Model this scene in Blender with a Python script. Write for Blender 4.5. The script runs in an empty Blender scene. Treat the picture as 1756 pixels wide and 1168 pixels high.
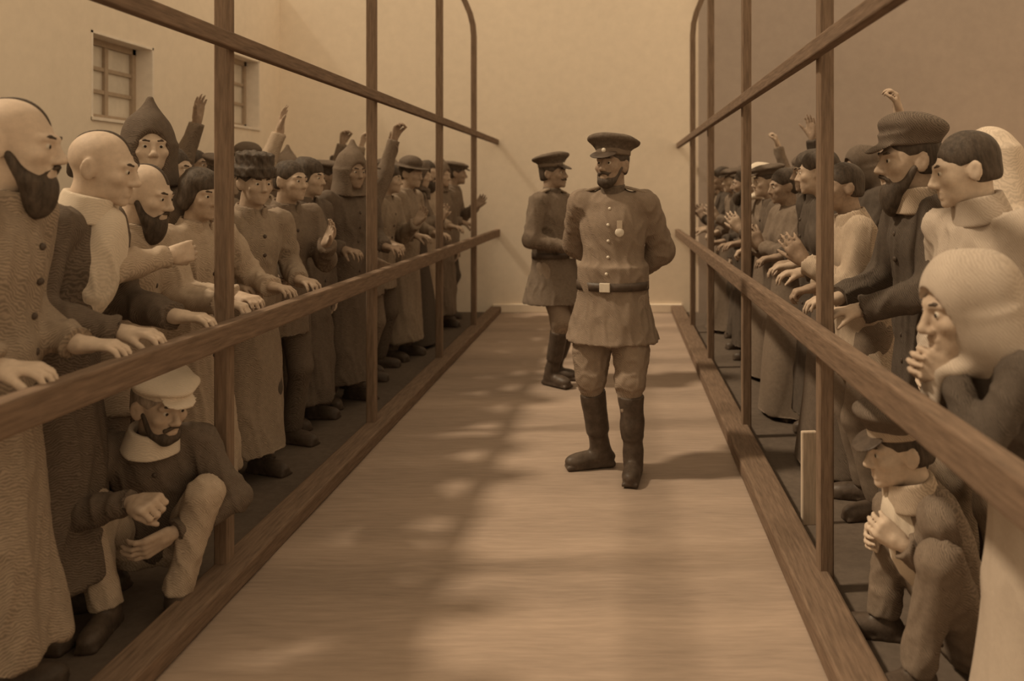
import bpy, math, random
import numpy as np
from mathutils import Vector, Matrix, Euler
from mathutils.bvhtree import BVHTree

SC = bpy.context.scene
COL = SC.collection
R = math.radians

# ------------------------------------------------------------------ camera, sky, sun, exposure
F_PX, VPX, VPY, CAM_H = 1400.0, 1060.0, 322.0, 1.51
cam_d = bpy.data.cameras.new('camera')
cam_d.sensor_width = 36.0
cam_d.lens = 36.0 * F_PX / 1756.0
cam_d.shift_x = -(VPX - 878.0) / 1756.0
cam_d.shift_y = -(584.0 - VPY) / 1756.0
cam_d.clip_start = 0.05
cam = bpy.data.objects.new('camera', cam_d)
COL.objects.link(cam)
cam.location = (0, 0, CAM_H)
cam.rotation_euler = (R(90), 0, 0)
cam_d.dof.use_dof = True
cam_d.dof.focus_distance = 3.6
cam_d.dof.aperture_fstop = 2.0
SC.camera = cam

world = bpy.data.worlds.new('world')
SC.world = world
world.use_nodes = True
wb = world.node_tree.nodes['Background']
wb.inputs[0].default_value = (1.0, 0.75, 0.47, 1)
wb.inputs[1].default_value = 0.78

sun_d = bpy.data.lights.new('sun', 'SUN')
sun_d.energy = 2.55
sun_d.color = (1.0, 0.80, 0.55)
sun_d.angle = R(5)
sun = bpy.data.objects.new('sun', sun_d)
COL.objects.link(sun)
_el, _az = R(52), R(6)
_dir = Vector((math.cos(_el) * math.cos(_az), math.cos(_el) * math.sin(_az), -math.sin(_el)))
sun.rotation_euler = _dir.to_track_quat('-Z', 'Y').to_euler()
sun.location = (-5, 0, 8)

SC.view_settings.view_transform = 'Standard'
SC.view_settings.look = 'None'
SC.view_settings.gamma = 1.0
SC.view_settings.use_curve_mapping = False
SC.view_settings.exposure = 0.0


# ------------------------------------------------------------------ materials
def mat(name, col, rough=0.85, grain=30.0, amount=0.22, hatch=0.0, hatch_scale=60.0, bump=0.0, stretch=(1, 1, 1), big=0.0):
    m = bpy.data.materials.new(name)
    m.use_nodes = True
    nt = m.node_tree
    N, L = nt.nodes, nt.links
    b = N['Principled BSDF']
    b.inputs['Roughness'].default_value = rough
    b.inputs['Specular IOR Level'].default_value = 0.2
    tc = N.new('ShaderNodeTexCoord')
    mp = N.new('ShaderNodeMapping')
    mp.inputs['Scale'].default_value = stretch
    L.new(tc.outputs['Object'], mp.inputs['Vector'])
    nz = N.new('ShaderNodeTexNoise')
    nz.inputs['Scale'].default_value = grain
    nz.inputs['Detail'].default_value = 5
    nz.inputs['Roughness'].default_value = 0.65
    L.new(mp.outputs[0], nz.inputs['Vector'])
    fac = nz.outputs['Fac']
    if hatch > 0:
        wv = N.new('ShaderNodeTexWave')
        wv.wave_type = 'BANDS'
        wv.bands_direction = 'DIAGONAL'
        wv.inputs['Scale'].default_value = hatch_scale
        wv.inputs['Distortion'].default_value = 9.0
        wv.inputs['Detail'].default_value = 2.0
        wv.inputs['Detail Scale'].default_value = 0.6
        L.new(tc.outputs['Object'], wv.inputs['Vector'])
        mx = N.new('ShaderNodeMix')
        mx.inputs[0].default_value = hatch
        L.new(nz.outputs['Fac'], mx.inputs[2])
        L.new(wv.outputs['Fac'], mx.inputs[3])
        fac = mx.outputs[0]
    if big > 0:
        n2 = N.new('ShaderNodeTexNoise')
        n2.inputs['Scale'].default_value = grain * 0.06
        n2.inputs['Detail'].default_value = 3
        L.new(mp.outputs[0], n2.inputs['Vector'])
        m2 = N.new('ShaderNodeMix')
        m2.inputs[0].default_value = big
        L.new(fac, m2.inputs[2])
        L.new(n2.outputs['Fac'], m2.inputs[3])
        fac = m2.outputs[0]
    rp = N.new('ShaderNodeValToRGB')
    lo = [c * (1 - amount * 1.6) for c in col]
    hi = [min(1, c * (1 + amount * 1.6)) for c in col]
    rp.color_ramp.elements[0].position = 0.25
    rp.color_ramp.elements[1].position = 0.75
    rp.color_ramp.elements[0].color = (*lo, 1)
    rp.color_ramp.elements[1].color = (*hi, 1)
    L.new(fac, rp.inputs[0])
    L.new(rp.outputs[0], b.inputs['Base Color'])
    if bump > 0:
        bp = N.new('ShaderNodeBump')
        bp.inputs['Strength'].default_value = bump
        bp.inputs['Distance'].default_value = 0.01
        L.new(fac, bp.inputs['Height'])
        L.new(bp.outputs[0], b.inputs['Normal'])
    return m


M = {}
M['plaster'] = mat('limewashed plaster', (0.87, 0.765, 0.64), 0.95, 9, 0.06, big=0.5, bump=0.08)
M['plaster_pale'] = mat('whitewash', (0.84, 0.76, 0.67), 0.95, 12, 0.05, bump=0.05)
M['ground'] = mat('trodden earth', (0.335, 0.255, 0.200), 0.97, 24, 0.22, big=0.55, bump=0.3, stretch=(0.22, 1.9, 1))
M['earth_shade'] = mat('earth darkened as crowd shade', (0.12, 0.092, 0.072), 0.97, 22, 0.2, big=0.45, bump=0.3)  # earth tone darkened to stand for the shade behind the fences
M['wood'] = mat('weathered timber', (0.17, 0.115, 0.08), 0.8, 14, 0.25, stretch=(6, 0.5, 6), bump=0.2)
M['wood_post'] = mat('weathered post timber', (0.19, 0.13, 0.09), 0.8, 14, 0.25, stretch=(6, 6, 0.5), bump=0.2)
M['wood_pale'] = mat('pale timber', (0.50, 0.40, 0.31), 0.8, 14, 0.15, stretch=(6, 6, 0.5), bump=0.15)
M['window_paint'] = mat('window paint', (0.42, 0.33, 0.25), 0.6, 20, 0.08)
M['glass'] = mat('dusty window glass', (0.66, 0.60, 0.52), 0.12, 6, 0.08)
M['glass'].node_tree.nodes['Principled BSDF'].inputs['Specular IOR Level'].default_value = 0.6
M['skin'] = mat('skin', (0.44, 0.335, 0.255), 0.6, 40, 0.09)
M['skin_weathered'] = mat('weathered skin', (0.31, 0.225, 0.165), 0.6, 40, 0.14)
M['skin_pale'] = mat('pale skin', (0.55, 0.435, 0.34), 0.6, 40, 0.08)
M['hair'] = mat('dark hair', (0.075, 0.056, 0.042), 0.6, 60, 0.35, stretch=(1, 1, 0.3), bump=0.6)
M['hair_grey'] = mat('greying hair', (0.30, 0.24, 0.19), 0.6, 60, 0.3, stretch=(1, 1, 0.3), bump=0.6)
M['eye'] = mat('eye white', (0.55, 0.48, 0.40), 0.2, 10, 0.02)
M['iris'] = mat('iris', (0.03, 0.02, 0.015), 0.15, 10, 0.02)
M['black'] = mat('near black wool', (0.085, 0.066, 0.052), 0.92, 45, 0.2, 0.45, 62)
M['dark'] = mat('dark brown wool', (0.125, 0.095, 0.073), 0.92, 45, 0.2, 0.45, 62)
M['brown'] = mat('brown wool', (0.18, 0.137, 0.104), 0.92, 45, 0.2, 0.45, 62)
M['mid'] = mat('drab wool', (0.27, 0.21, 0.158), 0.92, 45, 0.18, 0.45, 62)
M['tan'] = mat('tan homespun', (0.4, 0.315, 0.24), 0.92, 45, 0.14, 0.45, 62)
M['pale'] = mat('pale linen', (0.58, 0.48, 0.385), 0.92, 45, 0.08, 0.45, 62)
M['grey_linen'] = mat('greyed linen', (0.43, 0.355, 0.29), 0.92, 45, 0.07, 0.45, 62)
M['white'] = mat('white linen', (0.62, 0.53, 0.43), 0.92, 45, 0.06, 0.45, 62)
M['tunic'] = mat('uniform tunic wool', (0.235, 0.177, 0.133), 0.92, 45, 0.15, 0.45, 62)
M['breeches'] = mat('uniform breeches', (0.27, 0.205, 0.155), 0.92, 45, 0.15, 0.45, 62)
M['cap'] = mat('uniform cap', (0.125, 0.095, 0.072), 0.85, 50, 0.25)
M['leather'] = mat('worn leather', (0.085, 0.062, 0.047), 0.45, 25, 0.25, bump=0.15)
M['metal'] = mat('dull silver metal', (0.68, 0.60, 0.50), 0.35, 30, 0.06)


# ------------------------------------------------------------------ plain mesh helpers
def link(name, me, m=None, parent=None, loc=None):
    o = bpy.data.objects.new(name, me)
    COL.objects.link(o)
    if m is not None:
        if len(me.materials) == 0:
            me.materials.append(m)
        o.material_slots[0].link = 'OBJECT'
        o.material_slots[0].material = m
    if parent is not None:
        o.parent = parent
    if loc is not None:
        o.location = loc
    return o


def mesh_np(name, v, quads, smooth=True):
    me = bpy.data.meshes.new(name)
    nv, nq = len(v), len(quads)
    me.vertices.add(nv)
    me.vertices.foreach_set('co', np.asarray(v, np.float32).ravel())
    me.loops.add(nq * 4)
    me.loops.foreach_set('vertex_index', np.asarray(quads, np.int32).ravel())
    me.polygons.add(nq)
    me.polygons.foreach_set('loop_start', np.arange(0, nq * 4, 4, dtype=np.int32))
    me.polygons.foreach_set('loop_total', np.full(nq, 4, np.int32))
    me.polygons.foreach_set('use_smooth', np.full(nq, smooth))
    me.update(calc_edges=True)
    me.validate()
    return me


def box_data(x0, x1, y0, y1, z0, z1, c=0.0):
    """box with chamfered long edges; c = chamfer"""
    if c <= 0:
        v = [(x, y, z) for z in (z0, z1) for y in (y0, y1) for x in (x0, x1)]
        f = [(0, 2, 3, 1), (4, 5, 7, 6), (0, 1, 5, 4), (2, 6, 7, 3), (0, 4, 6, 2), (1, 3, 7, 5)]
        return v, f
    import bmesh
    bm = bmesh.new()
    v, f = box_data(x0, x1, y0, y1, z0, z1)
    vs = [bm.verts.new(p) for p in v]
    for q in f:
        bm.faces.new([vs[i] for i in q])
    bmesh.ops.recalc_face_normals(bm, faces=bm.faces)
    bmesh.ops.bevel(bm, geom=list(bm.edges), offset=c, segments=2, affect='EDGES', profile=0.5)
    v = [tuple(p.co) for p in bm.verts]
    bm.verts.index_update()
    f = [tuple(q.index for q in fa.verts) for fa in bm.faces]
    bm.free()
    return v, f


def boxes(name, lst, m, parent=None, c=0.0):
    V, Fc = [], []
    for b in lst:
        v, f = box_data(*b, c=c)
        o = len(V)
        V += v
        Fc += [tuple(i + o for i in q) for q in f]
    me = bpy.data.meshes.new(name)
    me.from_pydata(V, [], Fc)
    me.update()
    return link(name, me, m, parent)


def sweep(name, pts, prof, m, parent=None, side=Vector((0, 1, 0))):
    """sweep a rectangular-ish profile [(a,b)...] along pts lying in the XZ plane; side = constant width axis"""
    V, Fc = [], []
    n = len(prof)
    P = [Vector(p) for p in pts]
    for i, p in enumerate(P):
        t = (P[min(i + 1, len(P) - 1)] - P[max(i - 1, 0)]).normalized()
        nrm = t.cross(side).normalized()
        for a, b in prof:
            V.append(tuple(p + nrm * a + side * b))
    for i in range(len(P) - 1):
        for k in range(n):
            k2 = (k + 1) % n
            Fc.append((i * n + k, i * n + k2, (i + 1) * n + k2, (i + 1) * n + k))
    Fc.append(tuple(range(n))[::-1])
    Fc.append(tuple(range((len(P) - 1) * n, len(P) * n)))
    me = bpy.data.meshes.new(name)
    me.from_pydata(V, [], Fc)
    me.update()
    return link(name, me, m, parent)


def lathe_mesh(name, prof, seg=28, sx=1.0, sy=1.0, close=False):
    """prof: (radius, z) list, elliptical with sx, sy"""
    V, Fc = [], []
    for r, z in prof:
        for k in range(seg):
            a = 2 * math.pi * k / seg
            V.append((r * sx * math.cos(a), r * sy * math.sin(a), z))
    n = len(prof)
    for i in range(n - 1 + (1 if close else 0)):
        j = (i + 1) % n
        for k in range(seg):
            k2 = (k + 1) % seg
            Fc.append((i * seg + k, i * seg + k2, j * seg + k2, j * seg + k))
    if not close:
        Fc.append(tuple(range(seg))[::-1])
        Fc.append(tuple(range((n - 1) * seg, n * seg)))
    me = bpy.data.meshes.new(name)
    me.from_pydata(V, [], Fc)
    for p in me.polygons:
        p.use_smooth = len(p.vertices) == 4
    me.update()
    return me


def empty(name, loc, rz=0.0, label=None, cat=None, group=None, scale=1.0):
    o = bpy.data.objects.new(name, None)
    o.empty_display_size = 0.2
    COL.objects.link(o)
    o.location = loc
    o.rotation_euler = (0, 0, rz)
    o.scale = (scale, scale, scale)
    tag(o, label, cat, group)
    return o


def tag(o, label=None, cat=None, group=None, kind=None):
    if label:
        o['label'] = label
    if cat:
        o['category'] = cat
    if group:
        o['group'] = group
    if kind:
        o['kind'] = kind
    return o


# ------------------------------------------------------------------ the setting
XL, XR = -1.515, 0.775            # fence planes
YB = 9.9                          # back wall
WX = -4.1                         # left wall face
WH = 3.9

# ground: real unevenness, flatter in the walkway
gx = np.linspace(-4.1, 6.0, 130)
gy = np.linspace(-3.0, YB, 160)
GX, GY = np.meshgrid(gx, gy, indexing='ij')
GZ = 0.004 * (np.sin(GX * 9 + 2 * np.sin(GY * 3)) * np.sin(GY * 7 + 1.3 * np.sin(GX * 5)) - 1.0)
gv = np.stack([GX, GY, GZ], -1).reshape(-1, 3)
ii, jj = np.meshgrid(np.arange(129), np.arange(159), indexing='ij')
a = (ii * 160 + jj).ravel()
gq = np.stack([a, a + 160, a + 161, a + 1], 1)
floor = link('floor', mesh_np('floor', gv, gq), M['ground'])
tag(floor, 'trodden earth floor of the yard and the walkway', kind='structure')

tag(boxes('floor_shade_left', [(WX, XL - 0.04, -2.0, YB, -0.03, 0.003)], M['earth_shade']), 'earth under the left crowd, painted dark as shade', kind='structure')  # dark slabs carry the painted shade among the crowds' legs
tag(boxes('floor_shade_right', [(XR + 0.04, 3.4, -2.0, YB, -0.03, 0.003)], M['earth_shade']), 'earth under the right crowd, painted dark as shade', kind='structure')

# left wall with two window openings (Y ranges, Z ranges)
WIN = [(6.35, 7.20, 2.04, 2.74), (8.52, 9.33, 2.16, 2.96)]
def wall_with_holes():
    t0, t1 = WX - 0.45, WX
    L = []
    ys = [-3.0]
    for (y0, y1, z0, z1) in WIN:
        L.append((t0, t1, ys[-1], y0, 0, WH))
        L.append((t0, t1, y0, y1, 0, z0))
        L.append((t0, t1, y0, y1, z1, WH))
        ys.append(y1)
    L.append((t0, t1, ys[-1], YB + 0.4, 0, WH))
    return boxes('wall_left', L, M['plaster'])
tag(wall_with_holes(), 'plastered wall behind the left crowd with two deep windows', kind='structure')
M['plaster_drab'] = mat('darker drab plaster', (0.42, 0.35, 0.305), 0.95, 9, 0.07, big=0.5, bump=0.1)
tag(boxes('wall_back_right', [(0.97, 6.2, YB - 0.05, YB + 0.4, 0, WH)], M['plaster_drab']), 'drab, darker-toned end wall behind the visitors', kind='structure')  # darker plaster tone on the right part of the end wall
tag(boxes('wall_back', [(WX, 0.97, YB, YB + 0.4, 0, WH)], M['plaster']), 'pale plastered wall closing the walkway', kind='structure')
tag(boxes('wall_right', [(6.0, 6.4, -3.0, YB, 0, WH)], M['plaster']), 'plastered wall of the yard behind the visitors', kind='structure')
tag(boxes('baseboard_back', [(XL, XR, YB - 0.03, YB, 0, 0.10)], M['plaster'], c=0.006), 'low plinth along the end wall', kind='structure')

def make_window(n, y0, y1, z0, z1):
    w = empty('window_%d' % n, (WX - 0.17, (y0 + y1) / 2, z0))
    tag(w, ('barred window in the left wall, nearer one', 'second window in the left wall, partly behind the first post')[n - 1], kind='structure')
    W, H = y1 - y0, z1 - z0
    s0, s1 = -W / 2, W / 2
    # whitewashed reveal lining
    boxes('reveal', [(0.0, 0.175, s0 - 0.0, s0 + 0.02, 0, H), (0.0, 0.175, s1 - 0.02, s1, 0, H),
                     (0.0, 0.175, s0, s1, H - 0.02, H), (0.0, 0.19, s0, s1, 0, 0.025)], M['plaster_pale'], w)
    fr = boxes('window_frame', [(-0.03, 0.03, s0 + 0.02, s0 + 0.07, 0.02, H - 0.02), (-0.03, 0.03, s1 - 0.07, s1 - 0.02, 0.02, H - 0.02),
                                (-0.03, 0.03, s0 + 0.02, s1 - 0.02, 0.02, 0.07), (-0.03, 0.03, s0 + 0.02, s1 - 0.02, H - 0.07, H - 0.02)],
               M['window_paint'], w)
    boxes('glazing_bar', [(-0.02, 0.025, -0.022, 0.022, 0.07, H - 0.07)], M['window_paint'], w)
    for k in (1, 2):
        zz = 0.07 + (H - 0.14) * k / 3
        boxes('glazing_bar', [(-0.02, 0.02, s0 + 0.07, s1 - 0.07, zz - 0.016, zz + 0.016)], M['window_paint'], w)
    for c in range(2):
        for r in range(3):
            za = 0.07 + (H - 0.14) * r / 3
            zb = 0.07 + (H - 0.14) * (r + 1) / 3
            ya = s0 + 0.07 if c == 0 else 0.018
            yb = -0.018 if c == 0 else s1 - 0.07
            boxes('pane', [(-0.006, 0.0, ya, yb, za, zb)], M['glass'], w)
for n, q in enumerate(WIN):
    make_window(n + 1, *q)

# fences
POST_Y = [1.25, 3.12, 5.0, 6.9, 8.55]
RECT = lambda w, h, c=0.006: [(-h + c, -w), (h - c, -w), (h, -w + c), (h, w - c), (h - c, w), (-h + c, w), (-h, w - c), (-h, -w + c)]

def make_fence(x, s, label, py, wz, wh, tz):
    """s = +1: outside is towards +X"""
    f = empty('timber_fence', (x, 3.12, 0), 0, label, 'fence')
    oy = -3.12
    for y in py:
        pts = [(0, y + oy, 0.0), (0, y + oy, 1.0), (0, y + oy, 2.0), (0, y + oy, 3.1), (0.01 * s, y + oy, 3.22), (0.04 * s, y + oy, 3.34),
               (0.09 * s, y + oy, 3.46), (0.16 * s, y + oy, 3.60), (0.24 * s, y + oy, 3.78)]
        sweep('post', pts, RECT(0.028, 0.028), M['wood_post'], f)
    # the rails are nailed to the walkway side of the posts
    i = -s
    boxes('waist_rail', [(min(i * 0.028, i * 0.085), max(i * 0.028, i * 0.085), 0.45 + oy, YB + oy, wz - wh, wz + wh)], M['wood'], f, c=0.008)
    boxes('top_rail', [(min(i * 0.028, i * 0.07), max(i * 0.028, i * 0.07), 0.45 + oy, YB + oy, tz - 0.03, tz + 0.03)], M['wood'], f, c=0.006)
    return f
fl = make_fence(XL, -1, 'timber fence on the left holding back the convicts', [y + 0.02 for y in POST_Y], 0.965, 0.045, 2.065)
fr_ = make_fence(XR, 1, 'timber fence on the right holding back the visitors', [y - 0.06 for y in POST_Y], 0.965, 0.045, 2.02)
tag(boxes('trim_1', [(XL - 0.03, XL + 0.10, -0.5, YB, 0, 0.075)], M['wood'], c=0.01), 'timber sill along the foot of the left fence', kind='structure')
tag(boxes('trim_2', [(XR - 0.135, XR + 0.01, -0.5, YB, 0, 0.085)], M['wood'], c=0.01), 'timber sill along the foot of the right fence', kind='structure')

st = empty('wooden_stake', (0.855, 3.66, 0), 0.1, 'short pale wooden stake standing behind the first post of the right fence', 'stake')
boxes('board', [(-0.035, 0.035, -0.014, 0.014, 0, 0.42)], M['wood_pale'], st, c=0.006)


# ------------------------------------------------------------------ SDF modeller (one smooth continuous surface per part)
def nrm(v):
    v = np.asarray(v, float)
    return v / (np.linalg.norm(v) + 1e-12)


class Solid:
    def __init__(self):
        self.p = []

    def cap(self, a, b, ra, rb=None, k=0.02, sub=False):
        a, b = np.asarray(a, float), np.asarray(b, float)
        rb = ra if rb is None else rb
        r = max(ra, rb)
        self.p.append(('cap', np.minimum(a, b) - r, np.maximum(a, b) + r, (a, b, ra, rb), k, sub))
        return self

    def ell(self, c, r, rot=None, k=0.02, sub=False):
        c, r = np.asarray(c, float), np.asarray(r, float)
        rot = np.eye(3) if rot is None else np.asarray(rot, float)
        ext = np.sqrt(((rot * r[None, :]) ** 2).sum(1))
        self.p.append(('ell', c - ext, c + ext, (c, r, rot), k, sub))
        return self

    def fru(self, a, b, ra, rb, lat=(1, 0, 0), k=0.02, sub=False):
        """elliptical frustum with flat ends; ra, rb = (along lat, across)"""
        a, b = np.asarray(a, float), np.asarray(b, float)
        m = max(max(ra), max(rb))
        self.p.append(('fru', np.minimum(a, b) - m, np.maximum(a, b) + m, (a, b, ra, rb, nrm(lat)), k, sub))
        return self

    def box(self, c, hs, rot=None, rad=0.005, k=0.01, sub=False):
        c, hs = np.asarray(c, float), np.asarray(hs, float)
        rot = np.eye(3) if rot is None else np.asarray(rot, float)
        ext = np.abs(rot) @ hs + rad
        self.p.append(('box', c - ext, c + ext, (c, hs, rot, rad), k, sub))
        return self

    def grid(self, h):
        lo = np.min([q[1] for q in self.p if not q[5]], 0) - 3 * h - 0.012
        hi = np.max([q[2] for q in self.p if not q[5]], 0) + 3 * h + 0.012
        n = np.ceil((hi - lo) / h).astype(int) + 1
        Fd = np.full(tuple(n), 0.15, np.float32)
        ax = [(lo[i] + h * np.arange(n[i])).astype(np.float32) for i in range(3)]
        for (ty, mn, mx, a, k, sub) in self.p:
            mg = k + 2 * h + 0.004
            i0 = np.maximum(np.floor((mn - mg - lo) / h).astype(int), 0)
            i1 = np.minimum(np.ceil((mx + mg - lo) / h).astype(int) + 1, n)
            if np.any(i1 <= i0):
                continue
            sl = tuple(slice(i0[d], i1[d]) for d in range(3))
            X = ax[0][sl[0]][:, None, None]
            Y = ax[1][sl[1]][None, :, None]
            Z = ax[2][sl[2]][None, None, :]
            if ty == 'cap':
                A, B, ra, rb = a
                ba = B - A
                L2 = max(float(ba @ ba), 1e-10)
                px, py, pz = X - A[0], Y - A[1], Z - A[2]
                t = np.clip((px * ba[0] + py * ba[1] + pz * ba[2]) / L2, 0, 1)
                d = np.sqrt((px - t * ba[0]) ** 2 + (py - t * ba[1]) ** 2 + (pz - t * ba[2]) ** 2) - (ra + t * (rb - ra))
            elif ty == 'ell':
                c, r, ro = a
                px, py, pz = X - c[0], Y - c[1], Z - c[2]
                u = px * ro[0, 0] + py * ro[1, 0] + pz * ro[2, 0]
                v = px * ro[0, 1] + py * ro[1, 1] + pz * ro[2, 1]
                w = px * ro[0, 2] + py * ro[1, 2] + pz * ro[2, 2]
                k0 = np.sqrt((u / r[0]) ** 2 + (v / r[1]) ** 2 + (w / r[2]) ** 2)
                k1 = np.sqrt((u / r[0] ** 2) ** 2 + (v / r[1] ** 2) ** 2 + (w / r[2] ** 2) ** 2) + 1e-9
                d = k0 * (k0 - 1) / k1
                d = np.where(k0 < 1e-3, -min(r), d)
            elif ty == 'fru':
                A, B, ra, rb, lat = a
                ba = B - A
                Ln = np.linalg.norm(ba)
                ba = ba / Ln
                la = nrm(lat - ba * (lat @ ba))
                lb = np.cross(ba, la)
                px, py, pz = X - A[0], Y - A[1], Z - A[2]
                t = px * ba[0] + py * ba[1] + pz * ba[2]
                tt = np.clip(t / Ln, 0, 1)
                r0 = ra[0] + tt * (rb[0] - ra[0])
                r1 = ra[1] + tt * (rb[1] - ra[1])
                u = (px * la[0] + py * la[1] + pz * la[2]) / r0
                v = (px * lb[0] + py * lb[1] + pz * lb[2]) / r1
                d = (np.sqrt(u * u + v * v) - 1) * np.minimum(r0, r1)
                d = np.maximum(d, np.maximum(-t, t - Ln))
            else:
                c, hs, ro, rad = a
                px, py, pz = X - c[0], Y - c[1], Z - c[2]
                u = np.abs(px * ro[0, 0] + py * ro[1, 0] + pz * ro[2, 0]) - hs[0]
                v = np.abs(px * ro[0, 1] + py * ro[1, 1] + pz * ro[2, 1]) - hs[1]
                w = np.abs(px * ro[0, 2] + py * ro[1, 2] + pz * ro[2, 2]) - hs[2]
                d = np.sqrt(np.maximum(u, 0) ** 2 + np.maximum(v, 0) ** 2 + np.maximum(w, 0) ** 2) + np.minimum(np.maximum(u, np.maximum(v, w)), 0) - rad
            d = d.astype(np.float32)
            cur = Fd[sl]
            if sub:
                e = np.maximum(k - np.abs(cur + d), 0) / k
                Fd[sl] = np.maximum(cur, -d) + e * e * k * 0.25
            else:
                e = np.maximum(k - np.abs(cur - d), 0) / k
                Fd[sl] = np.minimum(cur, d) - e * e * k * 0.25
        return Fd, lo, h

    def mesh(self, name, h, smooth=1, folds=None):
        Fd, lo, h = self.grid(h)
        v, q = surface_nets(Fd)
        v = lo + v * h
        for _ in range(smooth):
            v = relax(v, q)
        if folds is not None:
            v = v + vnormals(v, q) * folds(v)[:, None]
        return mesh_np(name, v, q)


def surface_nets(Fd):
    ins = Fd < 0
    n = np.array(Fd.shape) - 1
    cnt = np.zeros(tuple(n), np.int8)
    for dx in (0, 1):
        for dy in (0, 1):
            for dz in (0, 1):
                cnt += ins[dx:dx + n[0], dy:dy + n[1], dz:dz + n[2]]
    act = (cnt > 0) & (cnt < 8)
    I, J, K = np.nonzero(act)
    idx = np.full(tuple(n), -1, np.int64)
    idx[I, J, K] = np.arange(len(I))
    pos = np.zeros((len(I), 3))
    num = np.zeros(len(I))
    cs = [(x, y, z) for x in (0, 1) for y in (0, 1) for z in (0, 1)]
    val = {c: Fd[I + c[0], J + c[1], K + c[2]] for c in cs}
    for c in cs:
        for d in range(3):
            if c[d] == 0:
                e = list(c)
                e[d] = 1
                e = tuple(e)
                a, b = val[c], val[e]
                mk = (a < 0) != (b < 0)
                t = np.where(mk, a / np.where(mk, a - b, 1), 0)
                p = np.zeros((len(I), 3))
                p[:] = c
                p[:, d] += t
                pos += p * mk[:, None]
                num += mk
    v = np.stack([I, J, K], 1) + pos / num[:, None]
    quads = []
    s = Fd.shape
    for d in range(3):
        a = [slice(1, s[i] - 1) for i in range(3)]
        b = list(a)
        a[d] = slice(0, s[d] - 1)
        b[d] = slice(1, s[d])
        A, B = ins[tuple(a)], ins[tuple(b)]
        w = np.nonzero(A != B)
        off = [1, 1, 1]
        off[d] = 0
        i, j, k = (w[0] + off[0], w[1] + off[1], w[2] + off[2])
        u, t = [(1, 2), (2, 0), (0, 1)][d]
        base = [i, j, k]
        def cell(du, dt):
            c = [base[0].copy(), base[1].copy(), base[2].copy()]
            c[u] = c[u] + du
            c[t] = c[t] + dt
            return idx[c[0], c[1], c[2]]
        q = np.stack([cell(-1, -1), cell(0, -1), cell(0, 0), cell(-1, 0)], 1)
        fl_ = ~A[w]
        q[fl_] = q[fl_][:, ::-1]
        quads.append(q)
    return v, np.concatenate(quads)


def relax(v, q):
    acc = np.zeros_like(v)
    c = np.zeros(len(v))
    for a_, b_ in ((0, 1), (1, 2), (2, 3), (3, 0)):
        for i, j in ((q[:, a_], q[:, b_]), (q[:, b_], q[:, a_])):
            for d in range(3):
                acc[:, d] += np.bincount(i, v[j, d], len(v))
            c += np.bincount(i, minlength=len(v))
    return 0.5 * v + 0.5 * acc / np.maximum(c, 1)[:, None]


def vnormals(v, q):
    n = np.cross(v[q[:, 2]] - v[q[:, 0]], v[q[:, 3]] - v[q[:, 1]])
    out = np.zeros_like(v)
    for a_ in range(4):
        for d in range(3):
            out[:, d] += np.bincount(q[:, a_], n[:, d], len(v))
    return out / (np.linalg.norm(out, axis=1)[:, None] + 1e-12)


def make_folds(seed, amp=0.008, fx=11.0, fz=2.2, low=0.0, crease=0.0):
    """cloth relief: a broad swell, and (crease > 0) narrow ridged creases over it"""
    rg = np.random.default_rng(seed)
    def bank(n, f0, z0):
        W = []
        for _ in range(n):
            th = rg.uniform(0, 2 * math.pi)
            f = f0 * rg.uniform(0.6, 1.9)
            W.append((f * math.cos(th), f * math.sin(th), z0 * rg.uniform(-1.6, 1.6), rg.uniform(0, 6.28), rg.uniform(0.5, 1.0)))
        return W
    W1, W2 = bank(7, fx, fz), bank(6, fx * 1.9, fz * 3.0)
    def fn(v):
        wrp = 0.7 * np.sin(v[:, 2] * 6.1 + seed) + 0.5 * np.sin(v[:, 0] * 9 + v[:, 2] * 4)
        def ev(W, q):
            s = np.zeros(len(v))
            for (a_, b_, c_, ph, w_) in W:
                s += w_ * np.sin(2.2 * (a_ * v[:, 0] + b_ * v[:, 1] + c_ * v[:, 2]) + ph + wrp * q)
            return s / 2.6
        s = ev(W1, 1.0)
        s = np.sign(s) * np.abs(s) ** 0.8
        g = amp * np.ones(len(v))
        if low > 0:
            g = amp * (0.45 + low * np.clip(1.05 - v[:, 2], 0, 1))
        out = s * g - amp * 0.3
        if crease > 0:
            r = np.clip(1 - 1.8 * np.abs(ev(W2, 1.8)), 0, 1)
            out = out + crease * (r - 0.45)
        return out
    return fn


# ------------------------------------------------------------------ people
def rotm(ax, ang):
    return np.array(Matrix.Rotation(R(ang), 3, ax))


def ik(a, c, l1, l2, hint):
    a, c = np.asarray(a, float), np.asarray(c, float)
    d = c - a
    L = np.linalg.norm(d)
    if L > (l1 + l2) * 0.995:
        c = a + d / L * (l1 + l2) * 0.995
        d = c - a
        L = np.linalg.norm(d)
    u = d / L
    x = (L * L + l1 * l1 - l2 * l2) / (2 * L)
    hgt = math.sqrt(max(l1 * l1 - x * x, 0))
    h = np.asarray(hint, float)
    h = nrm(h - u * (h @ u))
    return a + u * x + h * hgt, c


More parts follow.
